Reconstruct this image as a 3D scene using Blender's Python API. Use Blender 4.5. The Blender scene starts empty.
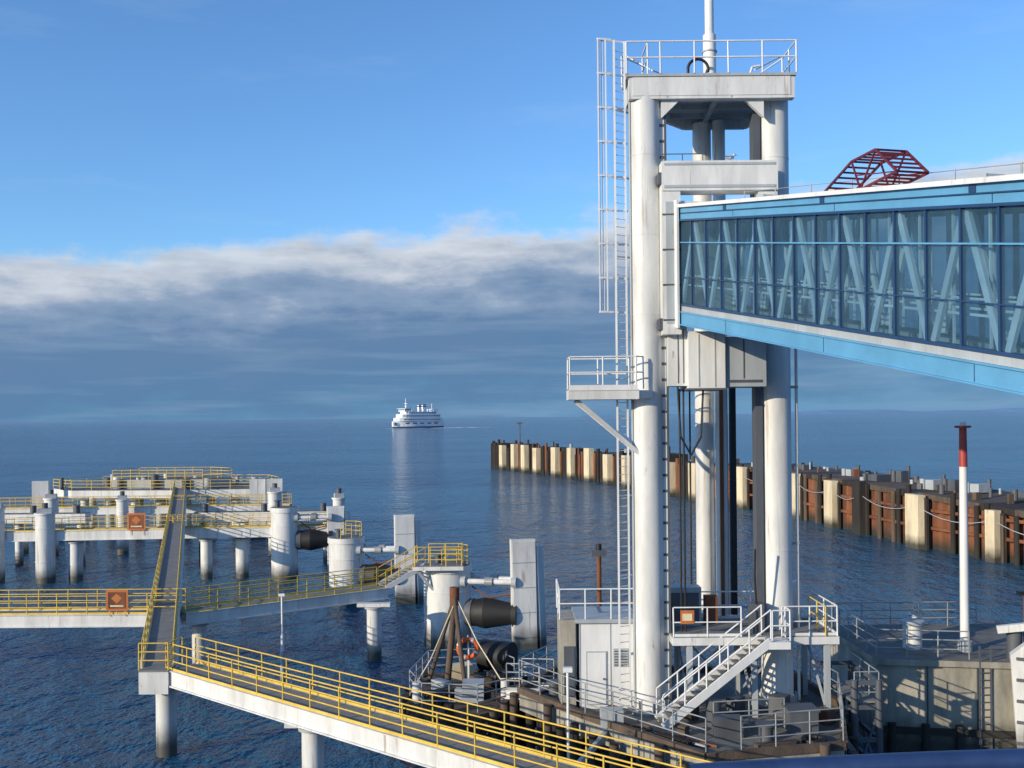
import bpy, math, random
from mathutils import Vector, Matrix
random.seed(7)
R=math.radians
scn=bpy.context.scene
scn.view_settings.view_transform='Standard'
scn.view_settings.look='None'
scn.view_settings.exposure=0

# ------------------------------------------------------------------ materials
def nt(name):
    m=bpy.data.materials.new(name); m.use_nodes=True
    t=m.node_tree; t.nodes.clear()
    o=t.nodes.new('ShaderNodeOutputMaterial'); p=t.nodes.new('ShaderNodeBsdfPrincipled')
    t.links.new(p.outputs[0],o.inputs[0])
    return m,t,p
def mixc(t,fac,a,b,mode='MIX'):
    n=t.nodes.new('ShaderNodeMix'); n.data_type='RGBA'; n.blend_type=mode
    for s,v in ((n.inputs[0],fac),(n.inputs[6],a),(n.inputs[7],b)):
        if hasattr(v,'links') or hasattr(v,'is_linked'): t.links.new(v,s)
        else: s.default_value=v if isinstance(v,(int,float)) else (*v,1)
    return n.outputs[2]
def maprange(t,v,a,b,c=0.0,d=1.0,smooth=False):
    n=t.nodes.new('ShaderNodeMapRange')
    if smooth: n.interpolation_type='SMOOTHSTEP'
    t.links.new(v,n.inputs[0])
    for i,x in enumerate((a,b,c,d)): n.inputs[i+1].default_value=x
    return n.outputs[0]
def noise(t,vec,scale,detail=4,rough=.6):
    n=t.nodes.new('ShaderNodeTexNoise'); n.inputs['Scale'].default_value=scale
    n.inputs['Detail'].default_value=detail; n.inputs['Roughness'].default_value=rough
    t.links.new(vec,n.inputs['Vector']); return n.outputs[0]
def mapping(t,vec,sc):
    n=t.nodes.new('ShaderNodeMapping'); n.inputs['Scale'].default_value=sc
    t.links.new(vec,n.inputs['Vector']); return n.outputs[0]
def math_(t,op,a,b=None):
    n=t.nodes.new('ShaderNodeMath'); n.operation=op
    for i,v in enumerate((a,b)):
        if v is None: continue
        if isinstance(v,(int,float)): n.inputs[i].default_value=v
        else: t.links.new(v,n.inputs[i])
    return n.outputs[0]
def mat(name,col,rough=.6,metal=0,var=.25,scale=1.2,rust=0.0,wl=False,bump=0.0,streak=.2,rustcol=(.16,.065,.03),runs=0.0):
    m,t,p=nt(name)
    g=t.nodes.new('ShaderNodeNewGeometry'); pos=g.outputs['Position']
    v=mapping(t,pos,(1,1,streak))
    n1=noise(t,v,scale,5,.65)
    dark=tuple(c*(1-var) for c in col); lite=tuple(min(1,c*(1+var*.35)) for c in col)
    c=mixc(t,maprange(t,n1,.3,.7),dark,lite)
    if runs>0:
        n4=noise(t,mapping(t,pos,(1,1,.06)),5.5,4,.6)
        c=mixc(t,maprange(t,n4,.60,.72,0,runs),c,(.22,.13,.08))
    if rust>0:
        n2=noise(t,mapping(t,pos,(1,1,.3)),scale*2.3,6,.75)
        f=maprange(t,n2,.72-rust*.25,.80-rust*.15)
        c=mixc(t,math_(t,'MULTIPLY',f,.8),c,rustcol)
    if wl:
        s=t.nodes.new('ShaderNodeSeparateXYZ'); t.links.new(pos,s.inputs[0])
        n3=noise(t,pos,1.5,4)
        zz=math_(t,'ADD',s.outputs[2],math_(t,'MULTIPLY',n3,-1.0))
        f=maprange(t,zz,1.0,-.1)
        c=mixc(t,math_(t,'MULTIPLY',f,.92),c,(.028,.03,.024))
    t.links.new(c,p.inputs['Base Color'])
    p.inputs['Metallic'].default_value=metal
    t.links.new(maprange(t,n1,.2,.8,rough-.1,min(1,rough+.15)),p.inputs['Roughness'])
    if bump>0:
        b=t.nodes.new('ShaderNodeBump'); b.inputs['Strength'].default_value=bump; b.inputs['Distance'].default_value=.05
        t.links.new(noise(t,pos,scale*6,5),b.inputs['Height']); t.links.new(b.outputs[0],p.inputs['Normal'])
    return m
WHITE=mat('white_paint',(.68,.69,.67),.5,var=.28,rust=.36,wl=True,runs=.6)
WHITE2=mat('white_paint_clean',(.74,.75,.74),.45,var=.18,rust=.2,runs=.25)
GREYP=mat('grey_paint',(.38,.42,.44),.5,var=.2,rust=.25,wl=True,runs=.4)
GREYD=mat('dark_grey_steel',(.09,.10,.115),.5,var=.3,rust=.3)
YEL=mat('yellow_paint',(.68,.47,.07),.5,var=.25,rust=.3,scale=2)
GALV=mat('galvanised_steel',(.34,.36,.36),.45,metal=.2,var=.3,rust=.25)
GRATE=mat('deck_grating',(.22,.22,.21),.8,var=.3,scale=3,streak=1,bump=.3)
CONC=mat('concrete',(.36,.34,.28),.9,var=.55,scale=.9,rust=.3,wl=True,bump=.5,streak=.25,rustcol=(.09,.085,.06),runs=.4)
CONCT=mat('concrete_top',(.17,.165,.15),.9,var=.5,scale=.8,bump=.4,streak=1,rust=.2,rustcol=(.05,.045,.04))
RUSTM=mat('rusty_sheet_pile',(.22,.085,.04),.9,var=.65,scale=.7,rust=.4,wl=True,bump=.6,streak=.15,rustcol=(.05,.03,.022))
TIMB=mat('creosote_timber',(.032,.026,.022),.9,var=.6,scale=1.5,wl=True,bump=.6)
TIMBL=mat('weathered_timber',(.11,.08,.058),.9,var=.5,scale=1.5,bump=.6)
CREAM=mat('cream_fender_face',(.74,.63,.42),.6,var=.35,scale=.8,rust=.35,wl=True,runs=.5)
RUB=mat('black_rubber',(.012,.012,.013),.6,var=.3)
BLUE=mat('blue_paint',(.11,.33,.54),.45,var=.2,scale=.6,rust=.15,streak=1,rustcol=(.12,.2,.27))
BLUED=mat('dark_blue_paint',(.018,.055,.14),.4,var=.2)
PALE=mat('pale_blue_steel',(.80,.85,.86),.45,var=.12)
RED=mat('maroon_paint',(.13,.015,.022),.5,var=.3,rust=.1)
REDM=mat('red_mast_paint',(.42,.06,.05),.5,var=.3,rust=.1)
ORANGE=mat('orange_sign_paint',(.48,.15,.04),.5,var=.2)
ORANGE2=mat('life_ring_orange',(.70,.13,.03),.45,var=.1)
BLACK=mat('black_paint',(.012,.012,.015),.5)
HULLB=mat('ferry_navy',(.05,.10,.20),.5)
SHIPW=mat('ferry_white',(.8,.82,.82),.5,var=.06,scale=.05)
SHIPWIN=mat('ferry_window',(.10,.15,.21),.3,var=.1)
NAVY=mat('ship_rail_blue',(.02,.045,.13),.35,var=.25,scale=8)
GLASS=bpy.data.materials.new('bridge_glass'); GLASS.use_nodes=True
t=GLASS.node_tree; t.nodes.clear()
o=t.nodes.new('ShaderNodeOutputMaterial'); mx=t.nodes.new('ShaderNodeMixShader')
tr=t.nodes.new('ShaderNodeBsdfTransparent'); tr.inputs[0].default_value=(.74,.85,.91,1)
gl=t.nodes.new('ShaderNodeBsdfPrincipled'); gl.inputs['Base Color'].default_value=(.10,.20,.28,1); gl.inputs['Roughness'].default_value=.08
fr=t.nodes.new('ShaderNodeNewGeometry'); nn=noise(t,fr.outputs['Position'],.6,4)
t.links.new(maprange(t,nn,.3,.7,.12,.30),mx.inputs[0])
t.links.new(tr.outputs[0],mx.inputs[1]); t.links.new(gl.outputs[0],mx.inputs[2]); t.links.new(mx.outputs[0],o.inputs[0])

# ------------------------------------------------------------------ mesh builder
class B:
    def __init__(s,name): s.name=name; s.v=[]; s.f=[]; s.m=[]; s.sm=[]; s.mats=[]
    def mi(s,m):
        if m not in s.mats: s.mats.append(m)
        return s.mats.index(m)
    def face(s,pts,m,smooth=False):
        i=len(s.v); s.v+= [tuple(p) for p in pts]; s.f.append(tuple(range(i,i+len(pts)))); s.m.append(s.mi(m)); s.sm.append(smooth)
    def hexa(s,p,m):
        for q in ((0,3,2,1),(4,5,6,7),(0,1,5,4),(1,2,6,5),(2,3,7,6),(3,0,4,7)):
            s.face([p[k] for k in q],m)
    def box(s,x0,x1,y0,y1,z0,z1,m):
        s.hexa([(x0,y0,z0),(x1,y0,z0),(x1,y1,z0),(x0,y1,z0),(x0,y0,z1),(x1,y0,z1),(x1,y1,z1),(x0,y1,z1)],m)
    def rbox(s,c,size,m,rz=0,rx=0,ry=0):
        M=Matrix.Translation(c)@Matrix.Rotation(rz,4,'Z')@Matrix.Rotation(rx,4,'X')@Matrix.Rotation(ry,4,'Y')
        a,b,d=[q/2 for q in size]
        s.hexa([M@Vector(q) for q in ((-a,-b,-d),(a,-b,-d),(a,b,-d),(-a,b,-d),(-a,-b,d),(a,-b,d),(a,b,d),(-a,b,d))],m)
    def beam(s,p,q,w,h,m):
        p=Vector(p);q=Vector(q); d=(q-p).normalized()
        up=Vector((0,0,1)) if abs(d.z)<.99 else Vector((0,1,0))
        sx=d.cross(up).normalized()*w/2; uz=sx.cross(d).normalized()*h/2
        s.hexa([p-sx-uz,p+sx-uz,q+sx-uz,q-sx-uz,p-sx+uz,p+sx+uz,q+sx+uz,q-sx+uz],m)
    def cyl(s,p,q,r,m,n=8,r2=None,caps=True):
        p=Vector(p);q=Vector(q); r2=r if r2 is None else r2
        d=(q-p).normalized(); up=Vector((0,0,1)) if abs(d.z)<.9 else Vector((1,0,0))
        a=d.cross(up).normalized(); b=d.cross(a).normalized()
        ring=[(a*math.cos(2*math.pi*i/n)+b*math.sin(2*math.pi*i/n)) for i in range(n)]
        i0=len(s.v); mi=s.mi(m)
        s.v+=[tuple(p+e*r) for e in ring]+[tuple(q+e*r2) for e in ring]
        for i in range(n):
            j=(i+1)%n; s.f.append((i0+i,i0+j,i0+n+j,i0+n+i)); s.m.append(mi); s.sm.append(True)
        if caps and n>5:
            s.face([p+e*r for e in reversed(ring)],m); s.face([q+e*r2 for e in ring],m)
    def prism(s,pts,z0,z1,m,mt=None):
        n=len(pts)
        s.face([(x,y,z1) for x,y in pts],mt or m); s.face([(x,y,z0) for x,y in reversed(pts)],m)
        for i in range(n):
            a=pts[i];b=pts[(i+1)%n]; s.face([(a[0],a[1],z0),(b[0],b[1],z0),(b[0],b[1],z1),(a[0],a[1],z1)],m)
    def rail(s,pts,m,h=1.1,r=.028,sp=1.6,mids=(.55,),toe=None):
        for k in range(len(pts)-1):
            a=Vector(pts[k]);b=Vector(pts[k+1]); L=(b-a).length; n=max(1,round(L/sp))
            for i in range(n+1):
                if i==0 and k>0: continue
                c=a.lerp(b,i/n); s.cyl(c,c+Vector((random.uniform(-.012,.012),0,h)),r*1.1,m,6,caps=False)
            for hh in (h,)+tuple(mids):
                s.cyl(a+Vector((0,0,hh)),b+Vector((0,0,hh)),r,m,6,caps=False)
            if toe: s.beam(a+Vector((0,0,.07)),b+Vector((0,0,.07)),.02,.10,toe)
    def torus(s,c,R0,r,m,axis=(0,1,0),n=20,a0=0,a1=2*math.pi,k=8):
        ax=Vector(axis).normalized(); u=ax.cross(Vector((0,0,1)) if abs(ax.z)<.9 else Vector((1,0,0))).normalized(); w=ax.cross(u)
        P=[Vector(c)+(u*math.cos(a0+(a1-a0)*i/n)+w*math.sin(a0+(a1-a0)*i/n))*R0 for i in range(n+1)]
        for i in range(n): s.cyl(P[i],P[i+1],r,m,k,caps=False)
    def path(s,P,r,m,k=5):
        for i in range(len(P)-1): s.cyl(P[i],P[i+1],r,m,k,caps=False)
    def done(s):
        c=Vector((0,0,0))
        for v in s.v: c+=Vector(v)
        c/=len(s.v); c=Vector((round(c.x,2),round(c.y,2),round(c.z,2)))
        me=bpy.data.meshes.new(s.name)
        me.from_pydata([tuple(Vector(v)-c) for v in s.v],[],s.f)
        for m in s.mats: me.materials.append(m)
        me.polygons.foreach_set('material_index',s.m); me.polygons.foreach_set('use_smooth',s.sm)
        me.update()
        ob=bpy.data.objects.new(s.name,me); ob.location=c; scn.collection.objects.link(ob); return ob

# ------------------------------------------------------------------ sea
def water_mat():
    m,t,p=nt('sea_water')
    g=t.nodes.new('ShaderNodeNewGeometry'); pos=g.outputs['Position']
    v1=mapping(t,pos,(1,.6,1))
    n1=noise(t,v1,.16,3,.55); n2=noise(t,v1,.70,4,.6); n3=noise(t,v1,2.6,3,.6)
    # wind patches: smoother and rougher areas of water
    patch=maprange(t,noise(t,mapping(t,pos,(.012,.03,1)),1.0,3),.35,.65,.7,1.15)
    h=math_(t,'ADD',math_(t,'MULTIPLY',n1,1.5),math_(t,'ADD',math_(t,'MULTIPLY',n2,.95),math_(t,'MULTIPLY',n3,.26)))
    b=t.nodes.new('ShaderNodeBump'); b.inputs['Distance'].default_value=1.0
    t.links.new(patch,b.inputs['Strength'])
    t.links.new(h,b.inputs['Height']); t.links.new(b.outputs[0],p.inputs['Normal'])
    big=noise(t,mapping(t,pos,(.003,.010,1)),1.0,4)
    c=mixc(t,maprange(t,big,.38,.62),(.008,.058,.135),(.022,.120,.200))
    t.links.new(c,p.inputs['Base Color'])
    p.inputs['Roughness'].default_value=.09; p.inputs['IOR'].default_value=1.33
    return m
b=B('sea'); W=water_mat()
b.face([(-40000,-3000,0),(40000,-3000,0),(40000,40000,0),(-40000,40000,0)],W); b.done()

HILL=mat('hill_baked_haze',(.17,.33,.50),1,var=.08,scale=.0006)  # aerial haze baked into the hills' pale blue base colour
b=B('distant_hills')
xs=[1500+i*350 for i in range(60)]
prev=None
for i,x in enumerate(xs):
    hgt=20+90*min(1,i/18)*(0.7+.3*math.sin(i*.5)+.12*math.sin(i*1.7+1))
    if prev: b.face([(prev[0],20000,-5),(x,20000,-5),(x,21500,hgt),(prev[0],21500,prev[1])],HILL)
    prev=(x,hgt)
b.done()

# ------------------------------------------------------------------ passenger tower
tw=B('passenger_walkway_tower')
LC=(5.13,38.0); RC=(10.15,38.6); KC=(8.0,41.6)
def column(b,x,y,r,z0,z1,m,step=3.0):
    b.cyl((x,y,z0),(x,y,z1),r,m,32)
    z=z0+step
    while z<z1-1:
        b.cyl((x,y,z),(x,y,z+.03),r+.012,m,32); z+=step
column(tw,*LC,.6,2.8,26.3,WHITE); column(tw,*RC,.6,2.8,26.3,WHITE); column(tw,*KC,.38,5.8,26.1,WHITE)
column(tw,8.62,41.2,.26,5.8,26.1,WHITE)
for (x,y),r in ((LC,.6),(RC,.6)):
    tw.cyl((x,y,2.8),(x,y,2.9),r+.25,GALV,24)
    for k in range(8):
        a=k*math.pi/4; tw.beam((x+(r+.1)*math.cos(a),y+(r+.1)*math.sin(a),2.9),(x+(r+.1)*math.cos(a),y+(r+.1)*math.sin(a),3.3),.03,.2,WHITE)
tw.box(5.62,5.84,37.75,38.1,3.0,25.6,WHITE)
tw.box(5.84,5.92,37.70,37.78,3.0,25.6,GREYD)
z=3.3
while z<25.4:
    tw.box(5.64,5.84,37.735,37.75,z,z+.1,GREYD); z+=.6
tw.box(9.3,9.58,38.2,38.75,5.8,25.6,GREYD)
tw.box(8.95,9.18,41.0,41.3,5.8,15.5,BLACK)
tw.box(8.48,8.62,40.8,40.95,5.8,20,RUSTM)
tw.cyl((4.55,37.75,3),(4.55,37.75,26),.045,GREYP,8)
top=[(4.4,37.35),(10.75,37.35),(10.75,39.3),(10.0,42.1),(7.3,42.1),(4.4,38.9)]
tw.prism(top,26.68,26.78,GREYP,GRATE)
c0=Vector((7.7,39.3,0))
inn=[(c0.x+(x-c0.x)*.93,c0.y+(y-c0.y)*.93) for x,y in top]
for i in range(len(inn)):
    a=Vector((*inn[i],26.32)); q=Vector((*inn[(i+1)%len(inn)],26.32)); tw.beam(a,q,.18,.7,WHITE)
inn2=[(c0.x+(x-c0.x)*.91,c0.y+(y-c0.y)*.91) for x,y in top]
tw.prism(inn2,26.35,26.4,GREYP)
for y in (38.6,39.8,41): tw.beam((6.0,y,26.26),(9.8,y,26.26),.12,.2,GREYP)
tw.beam((7.9,37.9,26.2),(8.1,41.9,26.2),.2,.28,GREYP)
tw.box(4.5,10.7,37.42,37.8,25.86,26.66,WHITE)
for x in (5.9,8.3): tw.box(x,x+.04,37.40,37.42,25.9,26.62,GREYP)
for sx,x in ((1,5.72),(-1,9.58)):
    tw.hexa([(x,37.6,25.2),(x,37.8,25.2),(x,37.8,25.86),(x,37.6,25.86),(x+sx*.02,37.6,25.2),(x+sx*.02,37.8,25.2),(x+sx*.7,37.8,25.86),(x+sx*.7,37.6,25.86)],WHITE)
tp=[(x,y,26.78) for x,y in top]
tw.rail(tp,WHITE2,1.2,.03,1.3,(.6,))
tw.rail([(5.2,37.4,26.78),(5.2,38.9,26.78)],WHITE2,1.2,.03,1.3,(.6,))
tw.beam((9.2,37.4,26.9),(10.6,39.0,27.95),.05,.05,WHITE2); tw.beam((5.4,37.4,26.9),(4.6,38.8,27.95),.05,.05,WHITE2)
tw.cyl((8.1,40.3,26.6),(8.1,40.3,29.3),.26,WHITE2,16); tw.cyl((8.1,40.3,29.3),(8.1,40.3,34),.18,WHITE2,16)
tw.cyl((8.1,40.3,26.78),(8.1,40.3,27.1),.42,GREYP,16)
for z in (27.6,28.6): tw.cyl((8.1,40.3,z),(8.1,40.3,z+.06),.3,GREYP,16)
tw.torus((7.5,39.6,27.7),.4,.06,BLACK,(0,1,0),18,math.pi-.1,2*math.pi+.3)
tw.path([(7.1,39.6,27.7),(7.12,39.6,26.8)],.06,BLACK)
tw.path([(9.1,39.5,26.8),(9.5,39.4,27.4),(9.6,39.4,27.7),(9.9,39.4,27.75)],.05,WHITE2)
tw.box(8.5,8.9,39.6,40,26.78,27.5,GREYP); tw.box(6.2,6.8,38.5,39,26.78,27.1,GREYD)
# caged ladder
l1=Vector((3.95,37.5,0)); l2=Vector((4.36,37.7,0))
for l in (l1,l2): tw.beam((l.x,l.y,2.9),(l.x,l.y,28.1),.07,.05,WHITE2)
z=3.1
while z<28.0:
    tw.cyl((l1.x,l1.y,z),(l2.x,l2.y,z),.018,WHITE2,6,caps=False); z+=.3
for z in (5,8,11,14,17,20,23,25.5):
    tw.beam((4.36,37.7,z),(4.7,37.9,z),.05,.05,WHITE2); tw.beam((3.95,37.55,z),(4.7,38.1,z),.05,.05,WHITE2)
def hoop(z):
    P=[]
    u=(l2-l1).normalized(); w=Vector((-.97,-.25,0)); c=(l1+l2)/2
    for i in range(11):
        a=math.pi*i/10
        P.append(c+u*(-.34*math.cos(a))+w*(.82*math.sin(a))+Vector((0,0,z)))
    return P
H=[]
for k in range(9):
    P=hoop(17.9+k*1.275); H.append(P)
    for i in range(10): tw.beam(P[i],P[i+1],.012,.07,WHITE2)
for k in (1,3,5,6,8):
    tw.beam(H[0][k],H[-1][k],.05,.014,WHITE2)
# mid platform
tw.box(2.1,4.7,36.9,38.5,14.62,14.98,WHITE); tw.box(2.1,4.62,36.95,38.45,14.985,15.02,GRATE)
tw.rail([(4.6,36.95,15),(2.15,36.95,15),(2.15,38.45,15),(4.5,38.45,15)],WHITE2,1.2,.03,1.1,(.62,))
tw.box(2.1,4.65,36.87,36.895,14.95,15.15,WHITE2)
tw.beam((2.4,37.2,14.6),(4.75,37.6,12.6),.12,.14,WHITE); tw.beam((2.4,38.3,14.6),(4.75,38.2,12.6),.12,.14,WHITE)
tw.beam((4.6,37.0,14.8),(5.2,37.4,14.8),.15,.3,WHITE)
tw.rail([(4.6,36.95,15),(4.9,37.2,15)],WHITE2,1.2,.03,.6,(.62,))
# lift frame
tw.box(5.62,6.3,36.95,37.65,17.0,22.3,WHITE); tw.box(5.62,9.9,36.9,37.7,22.3,23.4,WHITE); tw.box(9.2,9.9,37.0,37.68,17.0,22.3,WHITE)
tw.box(5.5,5.62,37.0,37.6,17.2,17.6,GREYD); tw.box(5.5,5.62,37.0,37.6,22.6,23.0,GREYD)
tw.box(5.75,6.15,36.93,36.95,17.4,21.9,GREYP)
tw.box(5.7,9.8,36.87,36.9,22.4,22.5,GREYP); tw.box(5.7,9.8,36.87,36.9,23.24,23.32,GREYP)
for z in (17.5,18.8,20.1,21.4): tw.box(5.62,6.3,36.92,36.95,z,z+.06,GREYD)
tw.rail([(5.7,37.3,23.4),(7.2,37.3,23.4)],GREYD,.35,.02,.7,())
# lift carriage below
tw.box(5.85,6.55,37.3,38.6,15.1,17.3,WHITE); tw.box(6.55,7.9,36.95,38.9,14.95,17.1,WHITE)
tw.box(7.9,9.45,37.1,39.1,15.05,16.9,GREYP)
tw.box(6.5,7.95,36.93,39,14.93,15.0,GREYD)
for x in (6.9,7.5): tw.box(x,x+.04,36.93,36.95,15.05,17,GREYP)
for x in (6.2,6.4): tw.box(x,x+.03,37.28,37.3,15.2,17.2,GREYD)
tw.box(8.1,9.3,37.08,37.1,15.2,15.3,GREYD); tw.box(8.6,8.64,37.08,37.1,15.35,16.8,GREYD)
for x,y in ((6.35,37.9),(6.5,37.9),(7.2,40.5)):
    tw.cyl((x,y,5.8),(x,y,15),.038,BLACK,6,caps=False)
tw.path([(6.2,37.4,15.1),(6.3,37.4,13.2),(6.7,37.5,12.5),(7.1,37.6,13.2),(7.2,37.6,15)],.04,BLACK)
tw.cyl((10.95,38.5,3),(10.95,38.5,20),.06,WHITE,8)
for z in (6,9,12,15,18): tw.box(10.7,11.0,38.42,38.58,z,z+.1,GALV)
tw.done()

# ------------------------------------------------------------------ passenger bridge
pb=B('passenger_boarding_bridge')
d=Vector((.237,-.9715,0)); pr=Vector((.9715,.237,0)); P0=Vector((6.2,37.0,0)); SL=-.1735
def Q(s,w,h): 
    v=P0+d*s+pr*w; v.z=17.4+SL*s+h; return v
def pbx(s0,s1,w0,w1,h0,h1,m):
    pb.hexa([Q(s0,w0,h0),Q(s1,w0,h0),Q(s1,w1,h0),Q(s0,w1,h0),Q(s0,w0,h1),Q(s1,w0,h1),Q(s1,w1,h1),Q(s0,w1,h1)],m)
L=31; WD=2.5
for w0,w1,o in ((0,.22,-.03),(WD-.22,WD,.03)):
    pbx(0,L,w0,w1,0,.42,BLUE)
    pbx(0,L,w0+(-.06 if o<0 else 0),w1+(0 if o<0 else .06),-.04,.0-.002,BLUE)
    pbx(0,L,w0+(-.05 if o<0 else 0),w1+(0 if o<0 else .05),.423,.47,BLUE)
    pbx(0,L,w0+.02,w1-.02,.473,.68,GREYP)
    pbx(0,L,w0-.03,w1+.03,.683,.76,BLUED)
    pbx(0,L,w0,w1,3.85,4.28,BLUE)
    pbx(0,L,w0-.06 if o<0 else w0,w1 if o<0 else w1+.06,3.78,3.848,BLUED)
    pbx(0,L,w0-.04,w1+.04,4.06,4.09,BLUED)
pbx(0,L,-.12,WD+.12,4.283,4.40,WHITE2)
pbx(0,L,.23,WD-.23,.35,.47,GRATE)
n=26; st=L/n
for i in range(n+1):
    s=i*st
    for w in (0,WD-.09):
        pbx(s-.03 if i else 0,s+.035,w-.02,w+.11,.76,3.78,BLUED)
    pbx(s,s+.12,.22,WD-.22,.05,.34,BLUE)
    pbx(s,s+.08,.22,WD-.22,4.1,4.28,BLUED)
for i in range(5):
    s=3.9+i*6; pbx(s,s+.02,-.008,0,.02,.40,BLUED); pbx(s+.6,s+.62,-.008,0,3.87,4.05,BLUED); pbx(s-.1,s+.12,-.02,0,4.1,4.27,BLUED)
for w in (.03,WD-.05):
    pbx(.05,L,w,w+.02,.77,3.77,GLASS)
for w in (-.03,WD-.06):
    pbx(.05,L,w,w+.05,2.98,3.02,BLUE)
    pbx(.05,L,w+.015,w+.05,1.72,1.75,BLUED)
for w in (.14,WD-.3):
    for k in range(n//2):
        s0=k*2*st; m_=s0+st
        pb.beam(Q(s0+.1,w,.75),Q(m_,w,3.85),.10,.17,PALE); pb.beam(Q(m_,w,3.85),Q(s0+2*st-.1,w,.75),.10,.17,PALE)
    pb.beam(Q(0,w+.12,1.45),Q(L,w+.12,1.45),.05,.06,PALE); pb.beam(Q(0,w+.12,1.8),Q(L,w+.12,1.8),.04,.05,PALE)
    for k in range(n): 
        pb.beam(Q(k*st+.6,w+.14,.76),Q(k*st+.6,w+.14,3.85),.05,.06,PALE)
pbx(-.28,.28,-.16,-.075,-.15,4.55,WHITE2)
pbx(-.28,-.02,-.07,.28,-.15,4.55,WHITE2); pbx(-.28,-.02,WD-.28,WD+.14,-.15,4.55,WHITE2); pbx(-.28,-.02,.285,WD-.285,4.0,4.55,WHITE2)
pbx(-.24,-.05,.285,WD-.285,.4,3.99,GREYP)
for k in range(13):
    s=1+k*2.3; pb.cyl(Q(s,WD-.3,4.40),Q(s,WD-.3,4.95),.02,GALV,6)
pb.path([Q(1+k*2.3,WD-.3,4.92) for k in range(13)],.012,GALV,5)
for s in (4.2,8.4,14.6): pbx(s,s+.5,1.0,1.5,4.405,4.62,GREYP)
pb.done()

rk=B('folded_access_stair')
S0=-1.0
def K(s,w,h): return Q(s+S0,w,4.44+(h-4.45)*.78)
for w in (.6,1.5):
    a=K(10.0,w,4.45); bq=K(11.4,w,5.45); c=K(12.5,w,5.75); e=K(13.4,w,4.95); f=K(11.8,w,4.45)
    for p_,q_ in ((a,bq),(bq,c),(c,e),(e,f),(f,a)): rk.beam(p_,q_,.05,.06,RED)
    rk.beam(f,bq,.04,.04,RED); rk.beam(f,c,.04,.04,RED); rk.beam(bq.lerp(f,.5),e,.03,.03,RED)
w0,w1=.6,1.5
def rungs(A,C,n_):
    for k in range(n_+1):
        u=k/n_; p1=K(A[0]+(C[0]-A[0])*u,w0,A[1]+(C[1]-A[1])*u); p2=K(A[0]+(C[0]-A[0])*u,w1,A[1]+(C[1]-A[1])*u); rk.beam(p1,p2,.03,.05,RED)
rungs((10.0,4.45),(11.4,5.45),6); rungs((11.4,5.45),(12.5,5.75),5); rungs((11.8,4.45),(13.4,4.95),6); rungs((12.5,5.75),(13.4,4.95),5)
rk.done()

# ------------------------------------------------------------------ tower foundation
fd=B('tower_foundation_pier')
slab=[(.2,40.6),(2.6,37.0),(6.2,32.4),(11.0,33.4),(12.4,38),(11.8,43.2),(2,44.2)]
fd.prism(slab,2.1,2.8,CONC,CONCT)
cx,cy=7,38.5
inn=[(cx+(x-cx)*.93,cy+(y-cy)*.93) for x,y in slab]
for i in range(len(slab)):
    a=Vector((*inn[i],0)); q=Vector((*inn[(i+1)%len(slab)],0)); Ls=(q-a).length; n=int(Ls/.8)
    for k in range(n):
        c=a.lerp(q,k/n); fd.cyl((c.x,c.y,-2),(c.x+random.uniform(-.1,.1),c.y,2.1),.19,TIMB,10)
        if random.random()<.6:
            o_=(c-Vector((cx,cy,0))).normalized()*.75; c2=c+o_; fd.cyl((c2.x,c2.y,-2),(c2.x,c2.y,2.0+random.uniform(0,1.2)),.17,random.choice([TIMB,TIMBL,TIMB]),9)
    oa=Vector((*slab[i],0)); oq=Vector((*slab[(i+1)%len(slab)],0))
    fd.beam(oa+Vector((0,0,1.2)),oq+Vector((0,0,1.2)),.25,.3,TIMB)
    fd.beam(oa+Vector((0,0,2.93)),oq+Vector((0,0,2.93)),.22,.25,TIMBL)
for x,y in ((5.1,38),(10.2,38.6),(8,41)): fd.cyl((x,y,-2),(x,y,2.1),.9,GREYP,20)
fd.rail([(.2,40.5,3.05),(2.6,36.9,3.05),(6.2,32.5,3.05)],GALV,1.1,.024,1.4,(.35,.72))
fd.rail([(7.4,32.7,3.05),(11.0,33.5,3.05),(12.3,38,3.05),(11.7,43.1,3.05)],GALV,1.1,.024,1.4,(.35,.72))
fd.rail([(.2,40.7,3.05),(2,44.1,3.05)],GALV,1.1,.024,1.4,(.35,.72))
fd.rail([(7.0,35.2,2.8),(9.6,35.6,2.8)],GALV,1.1,.024,1.2,(.35,.72))
fd.box(3.1,3.9,35.9,36.5,2.8,3.4,GREYP); fd.box(6.9,7.9,34.6,35.1,2.8,3.5,GREYD); fd.cyl((8.6,34.3,2.8),(8.6,34.3,3.35),.25,GREYD,14); fd.cyl((8.6,34.3,3.35),(8.6,34.3,3.42),.36,GREYD,14)
fd.cyl((1.6,40.2,2.8),(1.6,40.2,3.3),.22,GREYD,14); fd.cyl((1.6,40.2,3.3),(1.6,40.2,3.38),.32,GREYD,14)
fd.cyl((3,36.8,2.86),(6.4,33.6,2.86),.06,GALV,8); fd.cyl((3,37,2.86),(6.8,33.6,2.86),.05,RUSTM,8)
fd.torus((4.4,35.2,2.9),.45,.06,TIMBL,(0,0,1)); fd.torus((4.4,35.2,3.0),.35,.06,TIMBL,(0,0,1))
fd.box(9.6,10.6,34.9,35.8,2.8,3.6,GREYD); fd.box(9.55,10.65,34.85,35.85,3.6,3.66,GREYD); fd.cyl((7.2,36.2,2.8),(7.2,36.2,3.7),.28,GREYD,14)
fd.rbox((8.8,33.6,2.9),(1.6,.3,.2),TIMBL,.3); fd.rbox((5.4,34.2,2.9),(1.4,.25,.2),TIMB,-.8); fd.torus((10.2,34.1,2.9),.35,.09,RUB,(0,0,1))
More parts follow.
